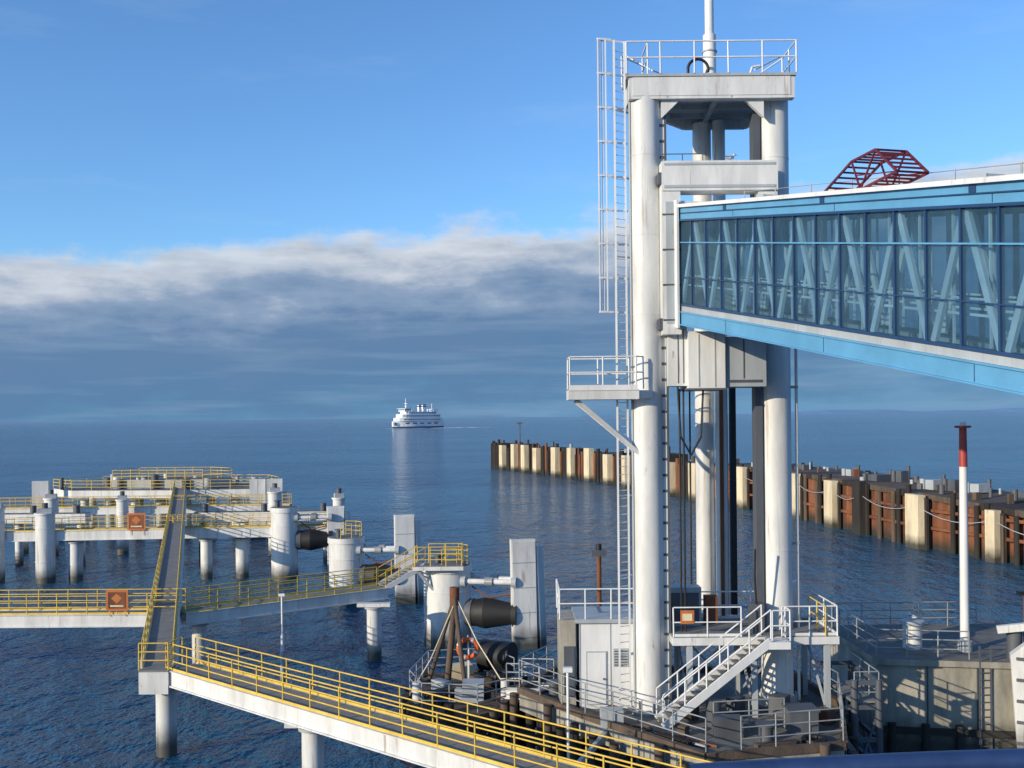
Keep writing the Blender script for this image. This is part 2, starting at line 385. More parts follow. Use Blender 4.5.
for (x,y,s_) in ((2.4,39.6,.5),(3.6,37.2,.4),(5.9,35,.35),(6.5,36.9,.5),(8.3,37.6,.6),(9.9,37.4,.7),(11.3,36.2,.5),(11,40,.8)):
    fd.rbox((x,y,2.8+s_/2),(s_,s_*.8,s_),random.choice([GREYD,TIMBL,RUSTM]),random.random())
fd.done()

up=B('tower_access_platform')
up.box(5.85,12.0,36.9,40.3,5.5,5.78,WHITE); up.box(5.9,11.95,36.95,40.25,5.785,5.81,GRATE)
for x in (6.5,8.9,11.6):
    for y in (37.1,40): 
        up.beam((x,y,2.8),(x,y,5.5),.2,.2,GREYP)
    up.beam((x,37.1,2.9),(x,40,5.4),.08,.08,GREYP)
for a_,b_ in ((6.5,8.9),(8.9,11.6)):
    up.beam((a_,40.05,2.9),(b_,40.05,5.4),.08,.08,GREYP); up.beam((b_,40.1,2.9),(a_,40.1,5.4),.08,.08,GREYP)
up.rail([(9.9,36.95,5.8),(11.95,36.95,5.8),(11.95,40.2,5.8),(5.9,40.2,5.8)],WHITE2,1.1,.028,1.3,(.55,),WHITE2)
up.rail([(5.9,36.95,5.8),(8.4,36.95,5.8)],WHITE2,1.1,.028,1.3,(.55,),WHITE2)
up.rail([(11.5,36.9,5.8),(11.5,39,5.8)],YEL,1.1,.028,1.0,(.55,))
up.box(6.0,7.3,38.9,39.6,5.81,7.3,GREYP); up.box(6.1,7.2,38.87,38.9,6.0,7.1,GREYD); up.box(7.5,8.0,39.2,39.6,5.81,6.9,RUSTM)
up.box(6.15,6.65,36.9,36.93,6.3,6.8,ORANGE); up.box(6.22,6.58,36.88,36.9,6.42,6.68,CREAM)
up.box(10.8,11.3,39.3,39.9,5.81,7.4,WHITE2); up.box(8.9,9.4,37.5,38.0,5.81,6.9,GREYD); up.path([(9.1,37.5,6.9),(9.0,37.3,8),(9.0,37.2,9)],.04,BLACK)
up.done()
stt=B('steel_staircase')
a0=Vector((5.3,35.7,2.85)); a1=Vector((9.3,36.2,5.78)); dy=Vector((-.1,.95,0))
for o in (Vector((0,0,0)),dy):
    stt.beam(a0+o,a1+o,.08,.3,WHITE2)
    stt.rail([a0+o+Vector((0,0,.1)),a1+o+Vector((0,0,.1))],WHITE2,1.05,.03,1.0,(.5,))
for k in range(16):
    c=a0.lerp(a1,(k+.5)/16); stt.beam(c+Vector((0,.04,0)),c+dy*.96,.27,.04,GRATE)
stt.box(9.2,10.0,36.15,36.89,5.5,5.76,WHITE2)
stt.rail([(9.35,36.2,5.8),(10,36.2,5.8),(10.0,36.85,5.8)],WHITE2,1.1,.03,.7,(.55,))
stt.done()

cb=B('equipment_cabin')
cb.box(2.5,4.6,38.3,40.6,2.8,6.1,WHITE2); cb.box(2.35,4.75,38.15,40.75,6.1,6.25,GREYP)
cb.box(2.75,3.55,38.27,38.3,2.95,5.0,GREYP); cb.box(2.8,3.5,38.25,38.27,3.0,4.95,WHITE2); cb.cyl((3.42,38.2,3.95),(3.42,38.25,3.95),.04,GREYD)
cb.box(3.8,4.35,38.27,38.3,4.4,5.1,GREYP)
for k in range(6): cb.box(3.83,4.32,38.255,38.27,4.45+k*.105,4.49+k*.105,GREYD)
for x in (2.5,3.67,4.57): cb.box(x,x+.03,38.28,38.3,2.8,6.1,GREYP)
cb.rail([(4.7,38.2,6.25),(1.75,38.2,6.25),(1.75,40.6,6.25)],WHITE2,1.15,.028,1,(.6,))
cb.box(1.75,2.35,38.3,40.4,2.8,6.2,CONC); cb.box(1.9,2.3,38.24,38.3,3.3,5.2,GREYD)
cb.done()

lf=B('lower_fender_frame')
for x in (12.5,13.4):
    for y in (36.8,39.8): lf.cyl((x,y,-2),(x,y,4.2),.13,GREYD,10)
for z in (.9,2.0,3.2,4.1):
    lf.beam((12.2,36.8,z),(13.5,36.8,z),.12,.16,GREYD); lf.beam((12.2,39.8,z),(13.5,39.8,z),.12,.16,GREYD); lf.beam((13.4,36.8,z),(13.4,39.8,z),.12,.16,GREYD)
lf.box(12.45,13.35,36.9,39.7,3.32,3.4,GRATE)
lf.rail([(12.5,36.8,3.4),(13.4,36.8,3.4),(13.4,39.8,3.4)],GALV,1.1,.024,1,(.35,.7))
lf.beam((12.5,36.8,.5),(13.4,36.8,3.1),.08,.08,GREYD); lf.beam((13.4,36.8,.5),(13.4,39.8,3.1),.08,.08,GREYD)
lf.beam((11.2,34,2.9),(13.2,36.8,.5),.1,.25,GREYD)
lf.done()

# ------------------------------------------------------------------ catwalks
def catwalk(name,pts,w=1.4,bh=.55,piles=(),m=YEL):
    b=B(name)
    for k in range(len(pts)-1):
        a=Vector(pts[k]);q=Vector(pts[k+1]); dd=(q-a); dd.z=0; dd.normalize(); s=Vector((-dd.y,dd.x,0))*w/2
        b.beam(a-Vector((0,0,.04)),q-Vector((0,0,.04)),w,.06,GRATE)
        for sg in (-1,1):
            o=s*sg
            b.beam(a+o-Vector((0,0,bh/2)),q+o-Vector((0,0,bh/2)),.06,bh,WHITE)
            b.beam(a+o-Vector((0,0,bh)),q+o-Vector((0,0,bh)),.24,.05,WHITE)
            b.beam(a+o+Vector((0,0,.012)),q+o+Vector((0,0,.012)),.2,.03,WHITE)
            o2=s*sg*.94
            b.rail([a+o2,q+o2],m,1.1,.027,1.6,(.4,.75),m)
        n=int((q-a).length/2.5)
        for i in range(n): 
            c=a.lerp(q,(i+.5)/n)-Vector((0,0,bh*.7)); b.beam(c-s,c+s,.12,.2,WHITE)
    for (x,y,z,r) in piles:
        b.cyl((x,y,-3),(x,y,z),r,WHITE,20); b.cyl((x,y,z),(x,y,z+.12),r+.12,GREYP,20)
        b.rbox((x,y,z+.22),(w+.5,.5,.2),WHITE)
    return b
b=catwalk('yellow_railed_catwalk',[(-13.9,41.7,3.75),(6.4,24.4,3.75)],1.45,.6,[(-7.3,36.1,2.8,.4),(2.2,28,2.8,.4)])
b.done()
b=catwalk('yellow_railed_catwalk',[(-14.75,41.4,3.8),(-43.4,131,6.2)],1.3,.5,[(-14.6,41.9,2.8,.42),(-21.7,63,3.6,.4),(-33,98,4.4,.5)])
b.box(-15.3,-14.1,40.7,41.3,2.85,3.75,WHITE); b.rail([(-15.3,40.75,3.82),(-14.1,40.75,3.82),(-13.9,41.9,3.82)],YEL,1.1,.028,.8,(.4,.75))
b.box(-15.3,-14.1,40.7,42.3,3.76,3.82,GRATE)
b.done()
b=catwalk('yellow_railed_catwalk',[(-46,53,3.9),(-17.6,53,3.85),(-7.9,60,3.9)],1.4,.6,[(-8.1,57.9,3.0,.42),(-17.0,54,2.95,.38),(-40,53,2.95,.3)])
p0=Vector((-7.9,60,3.9)); p1=Vector((-5.6,61,5.1))
for o in (Vector((.3,-.6,0)),Vector((-.3,.6,0))):
    b.beam(p0+o,p1+o,.08,.3,WHITE); b.rail([p0+o,p1+o],YEL,1.05,.028,.8,(.5,))
for k in range(9): c=p0.lerp(p1,(k+.5)/9); b.beam(c+Vector((.3,-.6,0)),c+Vector((-.3,.6,0)),.25,.04,GRATE)
b.done()
b=catwalk('yellow_railed_catwalk',[(-62,88,4.2),(-29.7,88,4.5),(-15,89,4.5)],1.5,.8,[(-54,88,3.1,.4),(-24,88.5,3.4,.55),(-27,88,3.4,.5),(-38.5,88,3.3,.6)])
b.done()
b=catwalk('yellow_railed_catwalk',[(-58,106,4.8),(-24,108,4.8)],1.4,.7,[(-52,106,3.8,.6),(-49,106,3.8,.6),(-33,107,3.8,.6),(-29,107,3.8,.6)])
b.done()
for (x,y,z,w) in ((-20.7,52.2,4.6,1.15),(-32.8,87.1,5.15,1.6)):
    b=B('orange_warning_sign')
    b.box(x-w/2,x+w/2,y-.03,y,z-w*.45,z+w*.5,ORANGE)
    b.box(x-w*.40,x+w*.40,y-.045,y-.032,z-w*.34,z+w*.40,RUSTM)
    b.hexa([(x-w*.25,y-.06,z+w*.12),(x,y-.06,z-w*.12),(x,y-.047,z-w*.12),(x-w*.25,y-.047,z+w*.12),(x,y-.06,z+w*.35),(x+w*.25,y-.06,z+w*.12),(x+w*.25,y-.047,z+w*.12),(x,y-.047,z+w*.35)],ORANGE)
    b.box(x-w*.3,x+w*.3,y-.06,y-.047,z-w*.26,z-w*.19,CREAM)
    for sx in (-1,1): b.beam((x+sx*w*.35,y+.02,z-w*.7),(x+sx*w*.35,y+.02,z+w*.4),.04,.04,YEL)
    b.done()

# ------------------------------------------------------------------ berthing dolphins
def dolphin(x,y,r,zt,fx,fy,ft,yaw,rails=True):
    b=B('berthing_dolphin')
    b.cyl((x,y,-3),(x,y,zt-.4),r,WHITE,36); b.cyl((x,y,zt-.4),(x,y,zt),r+.08,WHITE,36); b.cyl((x,y,zt),(x,y,zt+.03),r*.98,CONCT,36)
    for z in (zt-1.6,1.6): b.cyl((x,y,z),(x,y,z+.06),r+.03,WHITE,36)
    dv=Vector((fx-x,fy-y,0)); L=dv.length; u=dv/L; s=Vector((-u.y,u.x,0))
    for z in (zt-.9,):
        for sg in (-.5,.5):
            p=Vector((x,y,z))+u*(r*.8)+s*sg*r; q=Vector((fx,fy,z))+s*sg*.9-u*.3
            b.cyl(p,q,.17,WHITE,12)
            m=p.lerp(q,.5); b.cyl(m-u*.25,m+u*.25,.27,GALV,12); b.cyl(p,p+u*.3,.32,GREYP,12); b.cyl(q-u*.3,q,.32,GREYP,12)
    c=Vector((x,y,zt-2.9)); 
    b.cyl(c+u*(r*.9),c+u*(r*.9+.4),.85,GREYD,20); b.cyl(c+u*(r*.9+.4),c+u*(r*.9+1.2),.8,RUB,20,r2=.95); b.cyl(c+u*(r*.9+1.2),c+u*(L-.45),.95,RUB,20,r2=.6); b.cyl(c+u*(L-.6),c+u*(L-.3),.85,RUB,20)
    b.path([c+u*(r*.9+.3)+Vector((0,0,1.6)),c+u*(r+1.2)+Vector((0,0,.9)),c+u*(L-.4)+Vector((0,0,1.3))],.05,RUSTM)
    b.rbox((fx,fy,ft/2-.3),(1.5,.45,ft),WHITE,yaw,R(-2.5))
    M=Matrix.Translation((fx,fy,ft/2-.3))@Matrix.Rotation(yaw,4,'Z')@Matrix.Rotation(R(-2.5),4,'X')
    for k in range(-1,2):
        p=M@Vector((k*.62,.3,-ft/2+.1)); q=M@Vector((k*.62,.3,ft/2-.15)); b.beam(p,q,.08,.2,GREYP)
    for k in range(5):
        z=-ft/2+.6+k*(ft-1.1)/4; b.beam(M@Vector((-.7,.28,z)),M@Vector((.7,.28,z)),.15,.1,GREYP)
    b.rbox(M@Vector((1.0,.1,-.2)),(.5,.5,ft-.5),WHITE,yaw+.5,R(-2.5))
    b.rbox(M@Vector((0,-.27,0)),(1.42,.07,ft-.3),WHITE,yaw,R(-2.5))
    for k in range(4): b.beam(M@Vector((-.72,-.31,-ft/2+1+k*ft/4.6)),M@Vector((.72,-.31,-ft/2+1+k*ft/4.6)),.03,.05,GREYP)
    if rails:
        P=[(x+(r-.1)*math.cos(a),y+(r-.1)*math.sin(a),zt) for a in [R(q) for q in range(-100,101,40)]]
        b.rail(P,YEL,1.1,.028,1.2,(.4,.75))
    b.cyl((x-.5,y-.4,zt),(x-.5,y-.4,zt+.55),.2,GREYD,14); b.cyl((x-.5,y-.4,zt+.55),(x-.5,y-.4,zt+.65),.3,GREYD,14)
    b.done()
dolphin(-4.1,61.8,1.45,4.95,.6,60.5,6.9,R(15))
dolphin(-12.7,76,1.3,5.0,-8.2,75.5,7.0,R(15))
dolphin(-20,87.5,1.15,6.3,-15.6,88,6.6,R(15),False)
b=B('dolphin_access_platform')
b.box(-6.0,-3.0,59.8,60.35,4.85,5.08,WHITE); b.box(-5.95,-3.05,59.85,61.55,5.085,5.1,GRATE)
b.rail([(-5.9,59.9,5.1),(-3.1,59.9,5.1),(-3.1,61.5,5.1)],YEL,1.15,.03,.9,(.4,.75)); b.rail([(-5.2,61.5,5.1),(-3.1,61.5,5.1)],YEL,1.15,.03,.9,(.4,.75))
b.beam((-5.8,60.2,4.8),(-4.9,60.6,3.6),.12,.15,WHITE); b.done()
def outer(x,y,r,zt,cap=True):
    b=B('mooring_dolphin')
    b.cyl((x,y,-3),(x,y,zt),r,WHITE,26); b.cyl((x,y,zt),(x,y,zt+.15),r+.1,WHITE,26)
    if cap:
        b.rbox((x,y,zt+.35),(r*1.5,r*1.5,.4),GREYP,.3); b.cyl((x,y,zt+.55),(x,y,zt+1.0),.25,GREYD,12)
    for z in (1.8,zt-1.2): b.cyl((x,y,z),(x,y,z+.08),r+.04,WHITE,26)
    b.done()
for a_ in ((-40.7,87.0,.8,5.9),(-45.0,87,.7,6.4),(-16,92,.55,6.6),(-48,104,.7,5.9),(-41,105,.6,5.6),(-24.5,103,.7,6.4)): outer(*a_)
b=B('far_dolphin_platform')
pl=[(-56,122),(-52,118),(-40,117),(-31,118),(-28.5,122),(-31,127),(-40,129),(-52,127)]
b.prism(pl,4.9,5.8,WHITE,CONCT)
for x in range(-54,-29,3):
    b.cyl((x,119.2,-2),(x,119.2,4.9),.5,WHITE if x%2 else GREYP,14); b.cyl((x+1,126,-2),(x+1,126,4.9),.5,WHITE,14)
b.rail([(x,y,5.8) for x,y in pl]+[(pl[0][0],pl[0][1],5.8)],YEL,1.15,.04,2.2,(.4,.78))
pl2=[(-48,120),(-37,119.5),(-34.5,123),(-38,126),(-47,126)]
b.prism(pl2,5.8,6.9,GREYP,CONCT); b.rail([(x,y,6.9) for x,y in pl2]+[(pl2[0][0],pl2[0][1],6.9)],YEL,1.15,.04,2.2,(.4,.78))
for k in range(16):
    x=random.uniform(-54,-31); y=random.uniform(119,125); h=random.uniform(.2,1.0)
    b.cyl((x,y,5.8),(x,y,5.8+h+.8),random.uniform(.2,.45),random.choice([GREYP,WHITE,GREYD]),12)
for x in (-55.5,-30,-28): b.rbox((x,117.6,3),(1.8,.6,8),WHITE,.2)
b.done()
b=B('berth_wall_portal')
for k,(x0,x1,y,z) in enumerate(((-52,-41.5,97,5.0),(-31,-17.5,97,5.0))):
    b.box(x0,x1,y,y+1.4,z-.9,z,WHITE); b.box(x0+.02,x1-.02,y+.02,y+1.38,z+.002,z+.03,CONCT)
    n=4
    for i in range(n):
        x=x0+.7+(x1-x0-1.4)*i/(n-1); b.cyl((x,y+.7,-2),(x,y+.7,z-.9),.38,WHITE if i%2 else TIMB,14)
    for i in range(3): xx=x0+1+i*(x1-x0-2)/2; b.cyl((xx,y+.5,z),(xx,y+.5,z+.8),.3,GREYD,12)
b.done()

# timber dolphin with clutter beside the tower
b=B('timber_dolphin_platform')
pl=[(-4.6,42.6),(-3.9,40.6),(-1.4,40.2),(.1,41.5),(.4,45),(-1.0,47.2),(-4.2,46.8)]
b.prism(pl,1.7,2.05,TIMBL)
for i in range(len(pl)):
    a=Vector((*pl[i],0));q=Vector((*pl[(i+1)%len(pl)],0)); n=max(2,int((q-a).length/.55))
    for k in range(n):
        c=a.lerp(q,k/n); b.cyl((c.x,c.y,-2),(c.x,c.y,1.75+random.uniform(0,.7)),.2,random.choice([TIMB,TIMB,TIMBL]),9)
for z in (.8,1.5):
    for i in range(len(pl)):
        a=Vector((*pl[i],z));q=Vector((*pl[(i+1)%len(pl)],z)); c=Vector((-2,43.5,z)); a=c+(a-c)*1.07;q=c+(q-c)*1.07; b.beam(a,q,.2,.28,TIMB)
b.rail([(-4.5,43,2.05),(-3.8,40.9,2.05),(-1.5,40.5,2.05),(0,41.7,2.05)],GALV,1.1,.028,1.0,(.4,.75))
b.rail([(0,45,2.05),(-1.1,47,2.05),(-4,46.6,2.05),(-4.5,43,2.05)],GALV,1.1,.028,1.2,(.4,.75))
b.cyl((-3.0,44.5,2),(-2.6,44.8,6.2),.15,TIMBL,10); b.cyl((-2.1,43.2,2),(-2.65,44.7,6),.1,TIMBL,10); b.cyl((-3.9,45.5,2),(-2.7,44.8,5.8),.1,TIMBL,10)
b.cyl((-2.65,44.8,5.6),(-2.65,44.8,6.4),.22,RUSTM,12)
b.cyl((-1.5,46.8,2.9),(-.1,46.2,2.9),.7,RUB,20); b.cyl((-1.5,46.8,2.9),(-1.52,46.81,2.9),.35,GREYD,14)
b.torus((-.6,44.2,2.3),.45,.18,RUB,(0,0,1)); b.torus((-.6,44.2,2.6),.42,.18,RUB,(.1,0,1)); b.torus((-3.3,41.8,2.3),.4,.16,RUB,(.4,0,1))
b.box(-2.2,-1.3,42,42.9,2.05,2.8,GREYP); b.rbox((-3,42.6,2.3),(1.8,.35,.3),TIMBL,.6); b.rbox((-1,42.4,2.25),(2,.3,.3),TIMB,-.4); b.rbox((-2.5,45.6,2.4),(1.1,.8,.7),CREAM,.3)
b.cyl((-4.1,42,2.05),(-4.1,42,2.9),.2,WHITE,12); b.cyl((-.4,41.8,2.05),(-.4,41.8,3.0),.18,WHITE,12)
for k in range(14):
    x=random.uniform(-4.1,-.2); y=random.uniform(41.2,46); s_=random.uniform(.2,.55)
    b.rbox((x,y,2.05+s_/2),(s_*1.6,s_*.8,s_),random.choice([TIMBL,GREYD,RUSTM,GREYP,TIMB]),random.random()*3)
b.path([(-2.6,44.8,6.0),(-1.6,43.6,4.2),(-.6,42.4,2.9),(.3,41.3,3.2)],.03,CREAM)
b.path([(-2.6,44.8,5.8),(-3.6,43,3.6),(-4.4,41.9,2.4)],.03,CREAM)
b.done()
b=B('life_ring')
b.torus((-2.05,44.4,3.75),.42,.11,ORANGE2,(-.1,1,.1),24)
for k in range(4):
    a0_=k*math.pi/2+.3; b.torus((-2.05,44.4,3.75),.42,.118,WHITE2,(-.1,1,.1),3,a0_,a0_+.25)
b.beam((-2.05,44.55,2.05),(-2.05,44.55,4.3),.08,.05,WHITE2)
b.done()
b=catwalk('steel_gangway',[(0,41.6,2.75),(1.3,40.6,2.95)],1.1,.3,(),GALV); b.done()

b=B('light_post'); b.cyl((1.75,32.9,2.2),(1.75,32.9,5.6),.05,WHITE2,10); b.box(1.6,1.9,32.8,33,5.6,5.75,WHITE2); b.cyl((1.75,32.9,2.0),(1.75,32.9,2.3),.12,GREYP,10); b.beam((1.75,32.9,2.2),(3.5,36.5,2.6),.15,.2,GREYP); b.done()
b=B('light_post'); b.cyl((-11.8,50.9,2.9),(-11.8,50.9,5.0),.05,WHITE2,10);b.cyl((-11.8,50.9,2.2),(-11.8,50.9,3.0),.09,WHITE2,10);b.box(-11.95,-11.65,50.8,51,5.0,5.12,WHITE2); b.cyl((-11.8,50.9,-2),(-11.8,50.9,2.2),.12,GREYP,10); b.done()
b=B('rusty_signal_post'); b.cyl((3.55,41.5,2.8),(3.55,41.5,8.3),.1,RUSTM,10); b.box(3.25,3.85,41.4,41.6,8.2,8.45,GREYD); b.cyl((3.55,41.5,8.45),(3.55,41.5,8.7),.12,BLACK,10); b.done()

# ------------------------------------------------------------------ right-hand concrete dolphin
b=B('concrete_mooring_dolphin')
b.prism([(15.1,41.6),(20.6,40.6),(23.5,41.5),(23.5,48),(15.0,48)],-3,3.6,CONC,CONCT)
b.prism([(14.95,41.4),(20.65,40.4),(23.6,41.4),(23.6,48.1),(14.85,48.1)],3.602,3.85,CONC,CONCT)
for x in (17.0,18.9): 
    yy=41.6-(x-15.1)/5.5; b.box(x,x+.04,yy-.06,yy+.1,.2,3.6,GREYD)
b.beam((15.2,41.5,.9),(20.6,40.5,.9),.2,.25,TIMB)
for x in (15.6,16.9,18.2): 
    yy=41.6-(x-15.2)/5.4; b.cyl((x,yy-.15,-2),(x,yy-.15,1.2),.16,TIMB,10)
for x in (18.95,19.4): b.beam((x,40.72,-.5),(x,40.72,4.5),.06,.06,GREYD)
for k in range(16): b.cyl((18.95,40.72,-.2+k*.3),(19.4,40.72,-.2+k*.3),.02,GREYD,6,caps=False)
b.rail([(15.1,47.5,3.85),(15.1,41.7,3.85),(18.7,41.1,3.85)],GALV,1.15,.028,1.2,(.4,.78))
b.rail([(15.2,47.6,3.85),(22,47.6,3.85)],GALV,1.15,.028,1.4,(.4,.78))
b.cyl((17.2,43.2,3.85),(17.2,43.2,4.9),.4,WHITE,18); b.cyl((17.2,43.2,4.9),(17.2,43.2,5.05),.5,GREYP,18)
b.hexa([(20.2,40.2,.2),(21.3,39.6,.2),(21.5,40.1,.2),(20.4,40.7,.2),(20.0,40.3,4.2),(21.5,39.7,5.6),(21.7,40.2,5.6),(20.2,40.8,4.2)],WHITE)
b.hexa([(21.35,39.5,.1),(22.6,39.2,.1),(22.7,40.1,.1),(21.5,40.2,.1),(21.55,39.6,5.8),(22.7,39.3,6.0),(22.8,40.1,6.0),(21.7,40.2,5.8)],GREYP)
for k in range(5): b.beam((20.15,40.15,.7+k*.85),(21.4,39.5,.7+k*.85),.05,.12,GREYD)
b.cyl((20.6,41.2,3.85),(20.6,41.2,5.0),.3,GREYD,14); b.cyl((20.6,41.2,5.0),(20.6,41.2,5.15),.42,GREYD,14)
b.beam((19.8,41.0,5.1),(20.9,40.6,5.3),.25,.3,WHITE)
b.cyl((21.3,41.6,3.85),(21.3,41.6,6.5),.1,RUSTM,10); b.box(21.0,21.7,41.5,41.8,6.4,6.55,BLACK)
b.done()
b=B('navigation_light_mast')
b.cyl((19.2,42.6,3.85),(19.2,42.6,4.3),.3,GREYP,16)
b.cyl((19.2,42.6,4.2),(19.2,42.6,11.7),.19,WHITE2,16,r2=.16); b.cyl((19.2,42.6,11.7),(19.2,42.6,13.35),.17,REDM,16,r2=.15)
b.cyl((19.2,42.6,13.35),(19.2,42.6,13.45),.3,REDM,16); b.cyl((19.2,42.6,13.45),(19.2,42.6,13.6),.12,WHITE2,12); b.box(18.85,19.55,42.55,42.65,13.38,13.43,GREYD)
b.done()

# ------------------------------------------------------------------ sheet pile dock
path=[Vector((-5.6,280,0)),Vector((20,209,0)),Vector((31,165,0)),Vector((39,135,0)),Vector((43,104,0)),Vector((48,88,0)),Vector((60,60,0))]
ZT=[7.0,7.0,6.2,6.2,5.7,4.8,4.8]
cum=[0]
for i in range(len(path)-1): cum.append(cum[-1]+(path[i+1]-path[i]).length)
def at(s):
    for i in range(len(path)-1):
        if s<=cum[i+1] or i==len(path)-2:
            u=(s-cum[i])/(cum[i+1]-cum[i]); dd=(path[i+1]-path[i]).normalized()
            return path[i].lerp(path[i+1],u),dd,ZT[i]+(ZT[i+1]-ZT[i])*u
def sY(Y):
    for i in range(len(path)-1):
        if path[i].y>=Y>=path[i+1].y: return cum[i]+(path[i].y-Y)/(path[i].y-path[i+1].y)*(cum[i+1]-cum[i])
b=B('sheet_pile_dock')
tot=cum[-1]; k=0; pv=None; S1=sY(160)
s=S1
while s<tot-1:
    p,dd,zt=at(s); nrm=Vector((dd.y,-dd.x,0))
    off=(.0,.0,.4,.4)[k%4]; q=p+nrm*off
    if pv: b.face([(pv.x,pv.y,-2),(q.x,q.y,-2),(q.x,q.y,zt-.6),(pv.x,pv.y,zt-.6)],RUSTM)
    pv=q; s+=(.45,.25,.45,.25)[k%4]; k+=1
def nrm_(dd): return Vector((dd.y,-dd.x,0))
N=24
for i in range(N):
    a,da,za=at(S1+(tot-S1)*i/N); c,dc,zc=at(S1+(tot-S1)*(i+1)/N-.05); na=nrm_(da); nc=nrm_(dc)
    b.hexa([a+na*.6+Vector((0,0,za-.6)),c+nc*.6+Vector((0,0,zc-.6)),c-nc*9+Vector((0,0,zc-.6)),a-na*9+Vector((0,0,za-.6)),
            a+na*.6+Vector((0,0,za)),c+nc*.6+Vector((0,0,zc)),c-nc*9+Vector((0,0,zc)),a-na*9+Vector((0,0,za))],TIMBL if i%3 else TIMB)
    b.face([a-na*9+Vector((0,0,-2)),c-nc*9+Vector((0,0,-2)),c-nc*9+Vector((0,0,zc-.6)),a-na*9+Vector((0,0,za-.6))],TIMB)
for z in (2.2,4.0):
    for i in range(N):
        a,da,_=at(S1+(tot-S1)*i/N); c,dc,_=at(S1+(tot-S1)*(i+1)/N); b.beam(a+nrm_(da)*.62+Vector((0,0,z)),c+nrm_(dc)*.62+Vector((0,0,z)),.25,.3,RUSTM)
# broken row of dark pile clusters, each with its own cream fender face
s=0; ci=0
while s<S1-2:
    ln=random.uniform(5.0,9.0); e_=min(s+ln,S1); p,dd,zt=at(s); q,_,_=at(e_); n_=nrm_(dd); zz=zt+random.uniform(-1.3,.5)
    b.hexa([p+Vector((0,0,-2)),q+Vector((0,0,-2)),q-n_*4+Vector((0,0,-2)),p-n_*4+Vector((0,0,-2)),p+Vector((0,0,zz)),q+Vector((0,0,zz)),q-n_*4+Vector((0,0,zz)),p-n_*4+Vector((0,0,zz))],TIMB)
    u=0
    while u<ln:
        c=p.lerp(q,min(1,u/ln))+n_*random.uniform(.1,.4); b.cyl((c.x,c.y,-2),(c.x,c.y,zz+random.uniform(-.8,1.1)),random.uniform(.25,.42),random.choice([TIMB,TIMB,TIMB,TIMB,RUSTM]),7); u+=random.uniform(.8,1.5)
    c=p.lerp(q,.5)-n_*2; b.cyl((c.x,c.y,zz),(c.x,c.y,zz+random.uniform(.5,1.6)),.35,random.choice([GREYP,GREYD,TIMBL]),8)
    if ci>0:
        c=p.lerp(q,.12)+n_*1.0; ang=math.atan2(dd.y,dd.x); h_=zt+random.uniform(-.9,.2)
        b.rbox((c.x,c.y,h_/2),(random.uniform(1.8,2.8),1.2,h_),CREAM,ang)
    ci+=1
    s=e_+random.uniform(1.5,3.6)
for i in range(14):
    a,da,_=at(S1*i/14); c,dc,_=at(S1*(i+1)/14); b.beam(a-nrm_(da)*2.5+Vector((0,0,4.2)),c-nrm_(dc)*2.5+Vector((0,0,4.2)),1.6,.5,TIMB)
s=S1
while s<tot-2:
    p,dd,zt=at(s); n_=nrm_(dd); q=p+n_*.75
    if random.random()<.5:
        b.cyl((q.x,q.y,-2),(q.x,q.y,zt+random.uniform(-.8,.7)),.28,random.choice([TIMB,TIMB,TIMBL]),7)
    s+=random.uniform(1.0,2.2)
    for _ in range(2):
        if random.random()<.55:
            h=random.uniform(.3,1.0); w_=random.uniform(.3,.9); q=p-n_*random.uniform(.5,7)
            if random.random()<.5: b.rbox((q.x,q.y,zt+h/2),(w_,w_*.7,h),random.choice([GREYD,TIMBL,RUSTM]),random.random())
            else: b.cyl((q.x,q.y,zt),(q.x,q.y,zt+h),w_*.35,random.choice([GREYP,GREYD,RUSTM]),10)
prev=None
for Y,w in ((149,2.0),(134,1.4),(123.5,2.3),(116,1.5),(104.0,2.6),(94,1.2),(85,2.0),(75,2)):
    p,dd,zt=at(sY(Y)); n_=nrm_(dd); ang=math.atan2(dd.y,dd.x)
    c=p+n_*1.25; tall=zt+random.uniform(-.3,.7)
    b.rbox((c.x,c.y,tall/2-.4),(w,.8,tall),TIMB if Y==116 else CREAM,ang)
    c2=p+n_*.85; b.rbox((c2.x,c2.y,tall/2-.5),(w+.9,.25,tall-.3),TIMB,ang)
    e=c+Vector((0,0,zt-1.2))
    if prev:
        P=[]
        for i in range(9):
            u=i/8; v=prev.lerp(e,u); v.z-=1.6*4*u*(1-u)*.6; P.append(v)
        b.path(P,.045,GREYP)
    prev=e
b.cyl((2,262,5),(2,262,12.6),.15,GREYD,8); b.box(1.3,2.7,261.6,262.4,12.2,12.6,GREYD)
for (x,y,w,h,m) in ((44,120,2.2,1.0,GREYD),(46,118,1.2,1.5,GREYD),(45.6,108,1.6,1.1,GREYP),(47,106,1.4,1.2,GREYD),(48.6,104,1.6,.9,GREYP),(43.5,128,1.3,1.2,GREYP),(41.5,142,1.5,1.1,GREYD),(50,97,1.5,.6,GREYD)):
    b.rbox((x,y,6+h/2-.3),(w,w*.7,h),m,.4); b.cyl((x+w*.6,y,5.4),(x+w*.6,y,6+h*1.2),.2,GREYD,10); b.cyl((x-w*.7,y+.5,5.4),(x-w*.7,y+.5,6+h*.8),.3,m,10)
b.done()

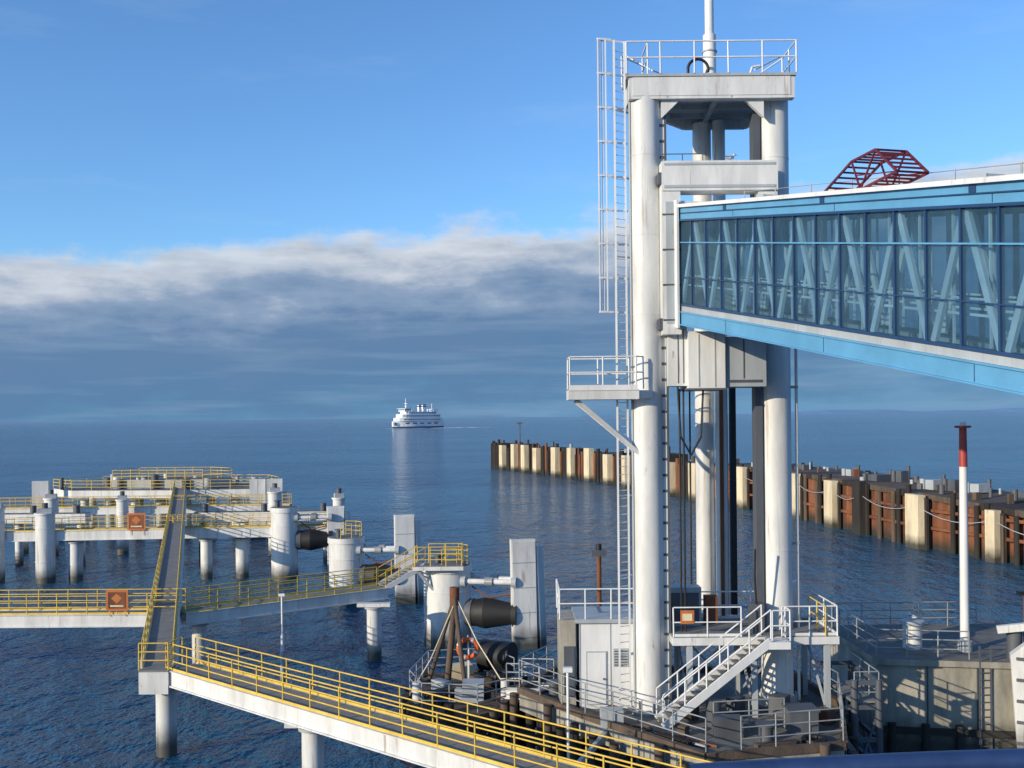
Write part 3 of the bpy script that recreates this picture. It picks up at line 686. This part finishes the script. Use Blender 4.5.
GULLW=mat('gull_white',(.7,.7,.68),.8); GULLG=mat('gull_grey',(.22,.24,.26),.8)
def gull(x,y,z,a):
    b=B('seagull'); M=Matrix.Translation((x,y,z))@Matrix.Rotation(a,4,'Z')
    f=lambda *q: M@Vector(q)
    sec=[(-.26,.02,.17),(-.16,.05,.17),(-.02,.085,.17),(.10,.075,.19),(.17,.045,.25),(.21,.05,.30),(.27,.035,.31),(.30,.012,.30)]
    for i in range(len(sec)-1): b.cyl(f(sec[i][0],0,sec[i][2]),f(sec[i+1][0],0,sec[i+1][2]),sec[i][1],GULLW,10,r2=sec[i+1][1],caps=False)
    b.cyl(f(.30,0,.30),f(.36,0,.285),.012,YEL,6,r2=.004)
    for s_ in (-1,1):
        b.cyl(f(.10,s_*.06,.20),f(-.30,s_*.03,.19),.045,GULLG,8,r2=.008); b.cyl(f(0,s_*.03,.10),f(.01,s_*.03,0),.008,YEL,5)
    b.done()
gull(8.2,37.2,23.4,.5); gull(17.2,43.2,5.05,2)

# ------------------------------------------------------------------ ferry
def ferry():
    b=B('passenger_car_ferry')
    C=Vector((-131,1400,0)); A=R(180+40); u=Vector((math.cos(A),math.sin(A),0)); v=Vector((-u.y,u.x,0))
    def outline(L,Bm,x0=0,pw=2.6,n=14):
        pts=[]
        for i in range(n+1):
            s=-1+2*i/n; pts.append((x0+s*L/2,-Bm/2*(1-abs(s)**pw*.92)))
        for i in range(n+1):
            s=1-2*i/n; pts.append((x0+s*L/2,Bm/2*(1-abs(s)**pw*.92)))
        return [((C+u*x+v*y).x,(C+u*x+v*y).y) for x,y in pts]
    def lbox(x0,x1,y0,y1,z0,z1,m):
        P=[C+u*x+v*y for x,y in ((x0,y0),(x1,y0),(x1,y1),(x0,y1))]
        b.hexa([(p.x,p.y,z0) for p in P]+[(p.x,p.y,z1) for p in P],m)
    b.prism(outline(86,22),-1,2.2,HULLB); b.prism(outline(87,22.4),2.2,9.5,SHIPW)
    b.prism(outline(82,22,0,5),9.5,14,SHIPW); b.prism(outline(74,21.5,0,7),14.3,19,SHIPW); b.prism(outline(79,22.2,0,6),14,14.3,SHIPW)
    b.prism(outline(60,19,0,8),19.3,23,SHIPW); b.prism(outline(72,21.6,0,8),19,19.3,SHIPW)
    lbox(18,28,-8,8,23,27,SHIPW); lbox(17.5,29,-10.5,10.5,26.9,27.3,SHIPW); lbox(-28,-20,-8,8,23,26.5,SHIPW)
    for s_ in (-1,1):
        for x in range(-30,31,3):
            lbox(x,x+1.9,*(sorted((s_*10.5,s_*10.95))),16,17.6,SHIPWIN); 
            if -27<x<25: lbox(x,x+1.8,*(sorted((s_*9.2,s_*9.62))),20.4,21.9,SHIPWIN)
            lbox(x,x+2.0,*(sorted((s_*10.8,s_*11.12))),11.2,12.6,SHIPWIN)
        for x in (-26,-14,-2,10,22): lbox(x,x+7,*(sorted((s_*11.0,s_*11.3))),5.8,7.4,SHIPWIN)
        lbox(-34,34,*(sorted((s_*11.0,s_*11.25))),8.9,9.2,HULLB)
        for x in (-16,-8,0,8): lbox(x,x+5.5,*(sorted((s_*8.3,s_*9.8))),24,25.3,SHIPW)
    lbox(27.9,28.2,-7.5,7.5,24.6,26.2,SHIPWIN); lbox(40.2,42.2,-5,5,4,8,SHIPWIN)
    for x in (18.5,21,23.5,26):
        for s_ in (-1,1): lbox(x,x+1.6,*(sorted((s_*7.8,s_*8.1))),24.6,26.2,SHIPWIN)
    for y in (-5,5):
        lbox(-9,-3,y-1.8,y+1.8,23,32,SHIPW); lbox(-9.1,-2.9,y-1.9,y+1.9,29.5,30.8,HULLB); lbox(-8.5,-3.5,y-1.4,y+1.4,32,33,GREYD)
    m=C+u*21; b.cyl((m.x,m.y,27),(m.x,m.y,41),.8,SHIPW,8,r2=.4); b.beam(Vector((m.x,m.y,34))-v*4,Vector((m.x,m.y,34))+v*4,.5,.5,SHIPW); b.beam(Vector((m.x,m.y,30.5))-v*3,Vector((m.x,m.y,30.5))+v*3,.8,.5,SHIPW)
    m=C+u*(-23); b.cyl((m.x,m.y,26),(m.x,m.y,34),.4,SHIPW,8)
    m=C+u*8; b.cyl((m.x,m.y,23),(m.x,m.y,31),.4,SHIPW,8)
    b.done()
    m_,t,p=nt('foam'); 
    g=t.nodes.new('ShaderNodeNewGeometry'); p.inputs['Base Color'].default_value=(.75,.8,.82,1); p.inputs['Roughness'].default_value=.8
    nz=noise(t,mapping(t,g.outputs['Position'],(.06,.02,1)),1,5); t.links.new(maprange(t,nz,.36,.56,.1,.9),p.inputs['Alpha'])
    w=B('ferry_wake'); s0=C-u*30
    w.face([(s0.x,s0.y-110,.06),(s0.x+55,s0.y-60,.06),(s0.x+85,s0.y-10,.06),(s0.x+70,s0.y+10,.06),(s0.x,s0.y+5,.06)],m_)
    bw=C+u*44; w.face([(bw.x-6,bw.y-30,.06),(bw.x+50,bw.y-32,.06),(bw.x+58,bw.y+4,.06),(bw.x,bw.y+5,.06)],m_); w.done()
ferry()

b=B('ship_deck_rail')
P=[Vector((.54+i*.14,3.08-.02*i,12.892+.045*math.sin(min(1,i/9)*math.pi/2)+.006*i)) for i in range(14)]
b.path(P,.034,NAVY,16)
for i in (1,7,13): b.cyl(P[i],P[i]-Vector((0,0,1.05)),.022,NAVY,10)
for h in (.35,.7): b.path([q-Vector((0,0,h)) for q in P],.015,NAVY,8)
b.done()

# ------------------------------------------------------------------ light
AZ=R(233); EL=R(16)
sun=bpy.data.lights.new('sun','SUN'); sun.energy=4.7; sun.angle=R(.5); sun.color=(1,.85,.64)
so=bpy.data.objects.new('sun',sun); scn.collection.objects.link(so)
dv=Vector((math.sin(AZ)*math.cos(EL),math.cos(AZ)*math.cos(EL),math.sin(EL)))
so.rotation_euler=dv.to_track_quat('Z','Y').to_euler()
w=bpy.data.worlds.new('World'); scn.world=w; w.use_nodes=True; t=w.node_tree; t.nodes.clear()
o=t.nodes.new('ShaderNodeOutputWorld'); bg=t.nodes.new('ShaderNodeBackground'); bg.inputs[1].default_value=.12
sky=t.nodes.new('ShaderNodeTexSky'); sky.sky_type='NISHITA'; sky.sun_disc=False; sky.sun_elevation=R(19); sky.sun_elevation=EL; sky.sun_rotation=AZ; sky.dust_density=.4; sky.ozone_density=1.0; sky.air_density=1.0
tc=t.nodes.new('ShaderNodeTexCoord'); G=tc.outputs['Generated']
sp=t.nodes.new('ShaderNodeSeparateXYZ'); t.links.new(G,sp.inputs[0])
nA=noise(t,mapping(t,G,(1,1,1.6)),4.0,3,.5); nB=noise(t,mapping(t,G,(1,1,1.9)),13,7,.58)
T=math_(t,'ADD',math_(t,'MULTIPLY',sp.outputs[0],.08),.184)
T=math_(t,'ADD',T,math_(t,'MULTIPLY',math_(t,'SUBTRACT',nA,.5),.05))
T=math_(t,'ADD',T,math_(t,'MULTIPLY',math_(t,'SUBTRACT',nB,.5),.07))
dp=math_(t,'SUBTRACT',T,sp.outputs[2])
mask=maprange(t,dp,-.008,.014,0,1,True)
nC=noise(t,mapping(t,G,(1,1,3.5)),9,7,.6)
dp2=math_(t,'ADD',dp,math_(t,'MULTIPLY',math_(t,'SUBTRACT',nC,.5),.12))
cr=t.nodes.new('ShaderNodeValToRGB'); t.links.new(maprange(t,dp2,0,.2),cr.inputs[0])
e=cr.color_ramp.elements
e[0].position=0; e[0].color=(.68,.74,.82,1); e[1].position=1; e[1].color=(.15,.32,.52,1)
for ps,c in ((.10,(.56,.61,.70)),(.24,(.27,.37,.53)),(.42,(.13,.235,.41)),(.7,(.11,.23,.41)),(.86,(.12,.265,.45))):
    q=e.new(ps); q.color=(*c,1)
st_=noise(t,mapping(t,G,(1,1,14)),5,4,.55)
cc=mixc(t,maprange(t,st_,.47,.75,0,.4),cr.outputs[0],(.30,.43,.58))
sc=t.nodes.new('ShaderNodeVectorMath'); sc.operation='SCALE'; sc.inputs[3].default_value=8.33; t.links.new(cc,sc.inputs[0])
skyc=mixc(t,1.0,sky.outputs[0],(.78,1.24,1.82),'MULTIPLY')
ci=noise(t,mapping(t,G,(1,1,6)),3,6,.6)
skyc=mixc(t,maprange(t,ci,.55,.82,0,.2),skyc,(5.0,6.2,7.4))
fin=mixc(t,mask,skyc,sc.outputs[0])
t.links.new(fin,bg.inputs[0]); t.links.new(bg.outputs[0],o.inputs[0])

# ------------------------------------------------------------------ camera
cam=bpy.data.cameras.new('camera'); co=bpy.data.objects.new('camera',cam); scn.collection.objects.link(co)
cam.sensor_width=36; cam.lens=36*1000/1024; cam.shift_y=33/1024; cam.clip_start=.1; cam.clip_end=60000
co.location=(0,0,14); co.rotation_euler=(R(90),R(.55),0); scn.camera=co
